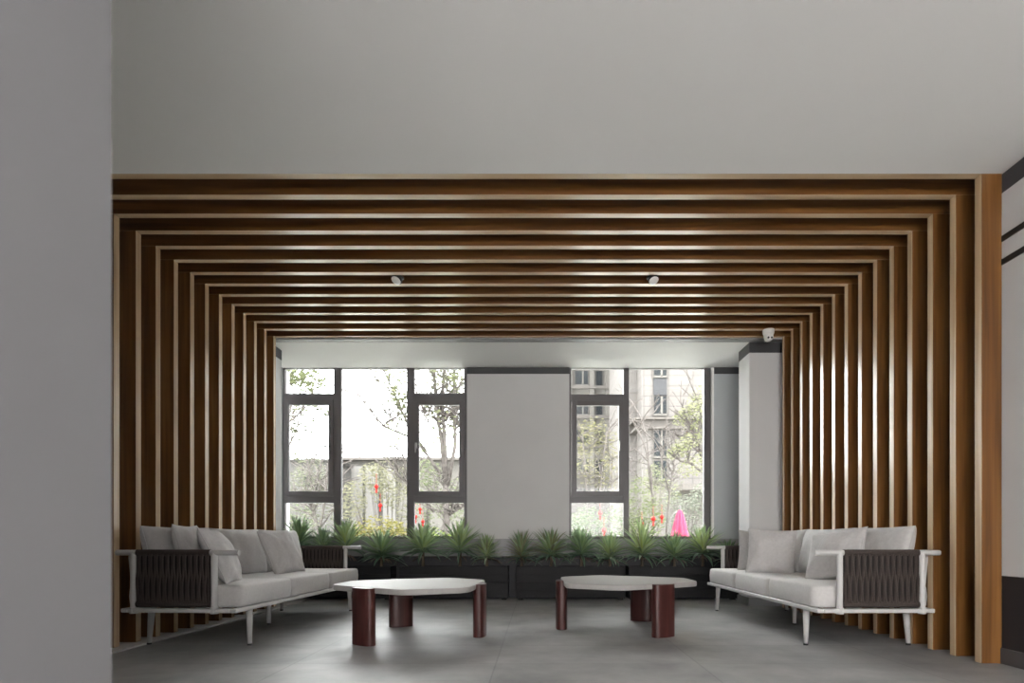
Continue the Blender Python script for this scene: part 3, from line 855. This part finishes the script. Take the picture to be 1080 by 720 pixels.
branchy('yellowish birch-like tree outside the right sash', 12, [
    ([(620, 640), (620, 560), (618, 500), (614, 460)], .04, .015), ([(630, 640), (632, 560), (634, 500), (640, 455)], .035, .012), ([(641, 640), (643, 540), (646, 480)], .03, .01)],
    8, 83, [(614, 480, 10, 36), (630, 490, 14, 30), (645, 485, 10, 34), (625, 455, 16, 14)], 330, .03, ((.34, .34, .16), (.60, .56, .32)), loc_px=(625, 640), hollow=0)

def shrub(lab, lst, D, n, size, cols, seed, name='shrub', dr=.7):
    k = D / F; c0 = P(lst[0][0], 640, D)
    t = thing(name, lab, 'shrub', (c0.x, D, -.15))
    o3 = Vector((c0.x, D, -.15))
    bl = [(c - o3, r) for c, r in px_blobs(lst, D, dr)]
    foliage_obj('foliage', bl, n, size, cols, seed, t, .45)
    b = bm_new(); rnd = random.Random(seed)
    for c, r in bl:
        for k in range(3): tube(b, [(c.x * .3 + rnd.uniform(-.1, .1), rnd.uniform(-.1, .1), 0), (c.x + rnd.uniform(-.3, .3) * r[0], rnd.uniform(-.2, .2), c.z + r[2] * .3)], [.025, .006], 5)
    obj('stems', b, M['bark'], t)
    return t
shrub('rounded yellow-green clipped bush outside the middle pane of the left window', [(398, 572, 32, 30), (378, 578, 22, 24), (420, 575, 20, 26)], 10.5, 1500, .035, YEL, 201)
shrub('bright lime bush outside the lower right pane of the left window', [(455, 575, 22, 20), (480, 582, 18, 22), (440, 578, 14, 14)], 10.5, 900, .034, ((.30, .44, .08), (.55, .66, .22)), 202)
shrub('pale green tall shrub outside the middle of the left window, before the low house', [(410, 510, 20, 26), (425, 520, 16, 32), (372, 530, 14, 24), (395, 505, 16, 18)], 15, 650, .045, ((.40, .40, .26), (.62, .60, .42)), 203)
shrub('hazy green shrub outside the right sash of the left window', [(450, 530, 18, 24), (478, 528, 16, 28), (452, 500, 14, 16)], 14, 650, .042, ((.32, .38, .22), (.56, .60, .38)), 204)
shrub('light green shrub outside the lower left pane', [(312, 545, 16, 22), (300, 560, 16, 20)], 11, 600, .035, ((.30, .36, .22), (.56, .60, .42)), 205)
shrub('grey-green shrub before the low house behind the left sash', [(330, 500, 14, 20), (322, 512, 18, 20)], 14, 500, .04, GRY, 206)
shrub('dense green shrub outside the lower pane of the right window', [(620, 552, 18, 20), (645, 555, 16, 22), (608, 560, 14, 20)], 12, 900, .034, ((.20, .34, .16), (.50, .56, .34)), 207)
shrub('green shrub left of the red lanterns outside the tall right pane', [(672, 535, 14, 34), (686, 548, 14, 24), (668, 560, 12, 20)], 12.5, 800, .034, ((.26, .34, .15), (.52, .56, .30)), 208)
shrub('pale shrub behind the pink umbrella at the right', [(710, 540, 16, 24), (728, 545, 16, 26), (740, 530, 14, 22)], 14, 650, .038, ((.36, .40, .32), (.60, .62, .50)), 209)
shrub('light green shrub in front of the beige tower', [(690, 505, 10, 16), (700, 520, 18, 16)], 15, 380, .04, ((.36, .40, .22), (.58, .60, .38)), 210)

# lanterns
def lantern(px, py, D, k, lab):
    q = P(px, py, D)
    t = thing('red_lantern', lab, 'lantern', q, 0, 'red lanterns hanging in the garden')
    b = bm_new(); r = .033 * k
    lathe(b, [(.015, -r * 1.1)] + [(r * math.sin(PI * f / 8) ** .6, -r * 1.1 + 2.2 * r * f / 8) for f in range(1, 8)] + [(.015, r * 1.1)], seg=16); obj('lantern_body', b, M['red'], t, smooth=True)
    b = bm_new(); lathe(b, [(.006, -r * 1.1), (.014, -r * 1.3), (.016, -r * 3.0), (.002, -r * 3.05)], seg=10); obj('tassel', b, M['red'], t)
    b = bm_new(); tube(b, [(0, 0, r), (0, 0, r + .18)], .003, 5); obj('cord', b, M['red'], t)
for a in ((397, 513, 9.5, 1.0, 'upper red lantern outside the middle pane of the left window'),
          (401, 533, 9.6, .95, 'lower red lantern above the yellow bush outside'),
          (438, 545, 9.4, 1.0, 'red lantern right beside the mullion of the left window'),
          (443, 537, 9.8, .8, 'small red lantern higher than its neighbours in the lower right pane'),
          (446, 550, 9.6, .8, 'lowest red lantern in the lower right pane of the left window'),
          (633, 541, 9.6, 1.1, 'upper red lantern in the lower pane of the right window'),
          (637, 559, 9.5, 1.2, 'lower red lantern in the lower pane of the right window'),
          (689, 547, 9.6, 1.15, 'left red lantern outside the tall right pane'),
          (698, 545, 9.8, 1.0, 'red lantern between its twin and the pink umbrella outside'),
          (677, 552, 10, .9, 'faint red lantern nearest the mullion in the tall right pane')): lantern(*a)
# closed pink umbrella
q = P(717, 568, 10); t = thing('closed_umbrella', 'closed pink garden umbrella outside the right window', 'umbrella', (q.x, 10, -.15))
b = bm_new()
seg = 32; rings = []
for z, r in ((.62, .10), (.70, .135), (.95, .125), (1.15, .09), (1.30, .055), (1.38, .02)):
    rings.append([b.verts.new((r * (1 + .22 * math.cos(8 * a)) * math.cos(a), r * (1 + .22 * math.cos(8 * a)) * math.sin(a), z + .0)) for a in [2 * PI * k / seg for k in range(seg)]])
for a_, c_ in zip(rings, rings[1:]):
    for k in range(seg): b.faces.new((a_[k], a_[(k + 1) % seg], c_[(k + 1) % seg], c_[k]))
b.faces.new(rings[-1]); b.faces.new(rings[0][::-1]); obj('canopy', b, M['pink'], t, smooth=True)
b = bm_new(); tube(b, [(0, 0, .0), (0, 0, 1.46)], .02, 8); obj('pole', b, M['out_white'], t)
b = bm_new(); lathe(b, [(.25, .0), (.25, .05), (.04, .08)]); obj('base', b, M['roof'], t)
# white hoop
q = P(709, 568, 10.4); b = bm_new()
tube(b, [P(705, 640, 10.4), P(705, 560, 10.4), P(706.5, 549, 10.4), P(710, 542, 10.4), P(714, 539, 10.4)], .012, 8)
o = obj('curved_pole', b, M['out_white'], smooth=True); tag(o, 'thin curved white pole beside the pink umbrella outside', 'pole')

# buildings
def bwin(parent, x0, x1, y0, y1, D, o3, mull=True, depth=.0):
    a = P(x0, y1, D) - o3; c = P(x1, y0, D) - o3
    b = bm_new(); box(b, a.x - .06, c.x + .06, a.y - .06, a.y + .02, a.z - .06, c.z + .06)
    w = obj('window', b, M['moulding'], parent)
    b = bm_new(); box(b, a.x, c.x, a.y - .09, a.y - .061, a.z, c.z)
    p = obj('pane', b, M['dglass'], w)
    if mull:
        b = bm_new(); m = a.x + (c.x - a.x) * .6; box(b, m - .04, m + .04, a.y - .12, a.y - .091, a.z, c.z); box(b, a.x, c.x, a.y - .12, a.y - .091, a.z - .05, a.z + .03)
        obj('mullion', b, M['facade2'], w)

DA = 24.0
o3 = Vector((P(705, 568, DA).x, DA, -.15))
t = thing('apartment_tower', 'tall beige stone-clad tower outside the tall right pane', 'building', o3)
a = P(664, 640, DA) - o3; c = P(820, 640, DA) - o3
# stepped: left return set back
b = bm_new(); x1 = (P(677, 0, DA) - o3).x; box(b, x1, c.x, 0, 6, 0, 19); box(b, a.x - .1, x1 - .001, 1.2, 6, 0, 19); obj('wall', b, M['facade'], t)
for (yA, yB, pr) in ((441.5, 443.5, .35), (443.5, 451, .12), (451, 453, .30)):
    zA = (P(0, yB, DA) - o3).z; zB = (P(0, yA, DA) - o3).z
    b = bm_new(); box(b, x1 - pr, c.x, -pr, 0, zA, zB); box(b, x1 - pr, x1 - .001, .001, 1.199, zA, zB); box(b, a.x - pr, x1 - pr - .001, 1.2 - pr, 1.199, zA, zB)
    obj('cornice', b, M['moulding'], t)
for (ya, yb) in ((362, 397.5), (418.5, 437.5), (454.5, 482), (486, 506)): bwin(t, 689.5, 702.5, ya, yb, DA, o3)
b = bm_new(); a_ = P(689, 418, DA) - o3; c_ = P(703, 398.5, DA) - o3; box(b, a_.x, c_.x, -.06, 0, a_.z, c_.z); obj('spandrel', b, M['spandrel'], t)
b = bm_new(); a_ = P(706, 521, DA) - o3; c_ = P(760, 515, DA) - o3; box(b, a_.x, c_.x, -2.2, -.001, a_.z, c_.z); obj('canopy', b, M['moulding'], t)

DB = 32.0
o3 = Vector((P(630, 568, DB).x, DB, -.15))
t = thing('apartment_block', 'cream apartment block with rows of windows behind the right sash', 'building', o3)
a = P(592, 640, DB) - o3; c = P(668, 640, DB) - o3
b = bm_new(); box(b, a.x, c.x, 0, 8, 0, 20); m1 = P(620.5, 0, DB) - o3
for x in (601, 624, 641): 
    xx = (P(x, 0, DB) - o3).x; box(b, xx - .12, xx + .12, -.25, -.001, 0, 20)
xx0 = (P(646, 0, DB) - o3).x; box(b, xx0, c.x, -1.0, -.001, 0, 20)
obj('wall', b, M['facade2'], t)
for r in range(-1, 5):
    yo = 31.0 * r
    bwin(t, 606.5, 620, 391.5 + yo, 406.5 + yo, DB, o3); bwin(t, 628.5, 635, 391.5 + yo, 406.5 + yo, DB, o3, False)
    bwin(t, 650, 657, 389.5 + yo * .98, 401.5 + yo * .98, DB - 1.0, o3)
for r in range(-1, 5):
    z = (P(0, 411 + 31 * r, DB) - o3).z; b = bm_new(); box(b, a.x, xx0, -.32, -.26, z, z + .15); obj('ledge', b, M['moulding'], t)

DC = 30.0
o3 = Vector((P(390, 568, DC).x, DC, -.15))
t = thing('low_house', 'low cream house with white pilasters outside the middle of the left window', 'building', o3)
a = P(357, 640, DC) - o3; c = P(505, 640, DC) - o3; zt = (P(0, 486, DC) - o3).z
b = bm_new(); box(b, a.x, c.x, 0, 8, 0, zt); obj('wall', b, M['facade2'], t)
b = bm_new(); box(b, a.x - .3, c.x + .3, -.5, 8.3, zt + .001, zt + .14); obj('roof', b, M['moulding'], t)
for x in (356.5, 375.5, 392, 410): 
    xx = (P(x + 2, 0, DC) - o3).x; b = bm_new(); box(b, xx - .32, xx + .32, -.3, -.001, 0, zt - .3); obj('pilaster', b, M['out_white'], t)
for (x0, x1, ya, yb) in ((366, 374, 494, 513), (381, 389, 494, 508), (366, 374, 522, 537), (381, 389, 520, 537), (398, 406, 494, 512), (398, 406, 522, 537), (416, 424, 494, 512)): bwin(t, x0, x1, ya, yb, DC, o3)
o3 = Vector((P(325, 568, 27).x, 27, -.15))
t = thing('flat_roofed_house', 'grey flat-roofed house with roof poles outside the left sash', 'building', o3)
a = P(288, 640, 27) - o3; c = P(352, 640, 27) - o3; zt = (P(0, 487, 27) - o3).z
b = bm_new(); box(b, a.x, c.x, 0, 2.5, 0, zt); obj('wall', b, M['taupe'], t)
b = bm_new(); box(b, a.x - .1, c.x + .1, -.2, 2.5, zt + .001, zt + .12); obj('parapet', b, M['roof'], t)
for x in (308, 315.5, 321.5, 338):
    xx = (P(x, 0, 27) - o3).x; b = bm_new(); tube(b, [(xx, .3, zt), (xx, .3, zt + .55)], .025, 6); obj('roof_pole', b, M['roof'], t)
for (x0, x1, ya, yb) in ((321, 329, 500, 515), (335, 342, 500, 515)): bwin(t, x0, x1, ya, yb, 27, o3)

# ------------------------------------------------------------------ light
w = bpy.data.worlds.new('overcast_sky'); sc.world = w; w.use_nodes = True
nt = w.node_tree; bg = nt.nodes['Background']
bg.inputs['Color'].default_value = (1.0, 1.0, 1.0, 1); bg.inputs['Strength'].default_value = 6.5
def area(name, loc, rot, sx, sy, power, color=(1, 1, 1)):
    l = bpy.data.lights.new(name, 'AREA'); l.shape = 'RECTANGLE'; l.size = sx; l.size_y = sy; l.energy = power; l.color = color
    o = bpy.data.objects.new(name, l); COL.objects.link(o); o.location = loc; o.rotation_euler = rot
    o['kind'] = 'light'
    return o
area('hall_fill_light', (-.3, -1.2, 2.88), (0, 0, 0), 3.6, 3.2, 22, (1, .985, .96))  # added fill for the near hall, not an actual lamp
area('rear_fill_light', (.2, REAR + .05, 1.3), (PI / 2, 0, PI), 5.0, 2.2, 270, (1, .985, .98))  # added fill in front of the rear wall, which has no glazing
sun = bpy.data.lights.new('soft_sun', 'SUN'); sun.energy = 2.5; sun.angle = math.radians(25)
so = bpy.data.objects.new('soft_sun', sun); COL.objects.link(so); so.rotation_euler = (math.radians(38), 0, math.radians(25)); so.location = (0, 0, 12)

# ------------------------------------------------------------------ camera
cam = bpy.data.cameras.new('camera'); co = bpy.data.objects.new('camera', cam); COL.objects.link(co); sc.camera = co
cam.sensor_fit = 'HORIZONTAL'; cam.sensor_width = 36; cam.lens = 36 * F / 1080
cam.shift_x = -(VX - 540) / 1080; cam.shift_y = (VY - 360) / 1080
cam.clip_start = .02; cam.clip_end = 300
co.location = (0, 0, HC); co.rotation_euler = (PI / 2, 0, 0)
cam.dof.use_dof = True; cam.dof.focus_distance = 5.0; cam.dof.aperture_fstop = 2.0

sc.view_settings.view_transform = 'Standard'; sc.view_settings.look = 'None'; sc.view_settings.exposure = 1.6; sc.view_settings.gamma = 1
sc.cycles.use_denoising = True
sc.cycles.max_bounces = 8; sc.cycles.diffuse_bounces = 5; sc.cycles.transparent_max_bounces = 16
sc.cycles.sample_clamp_indirect = 6
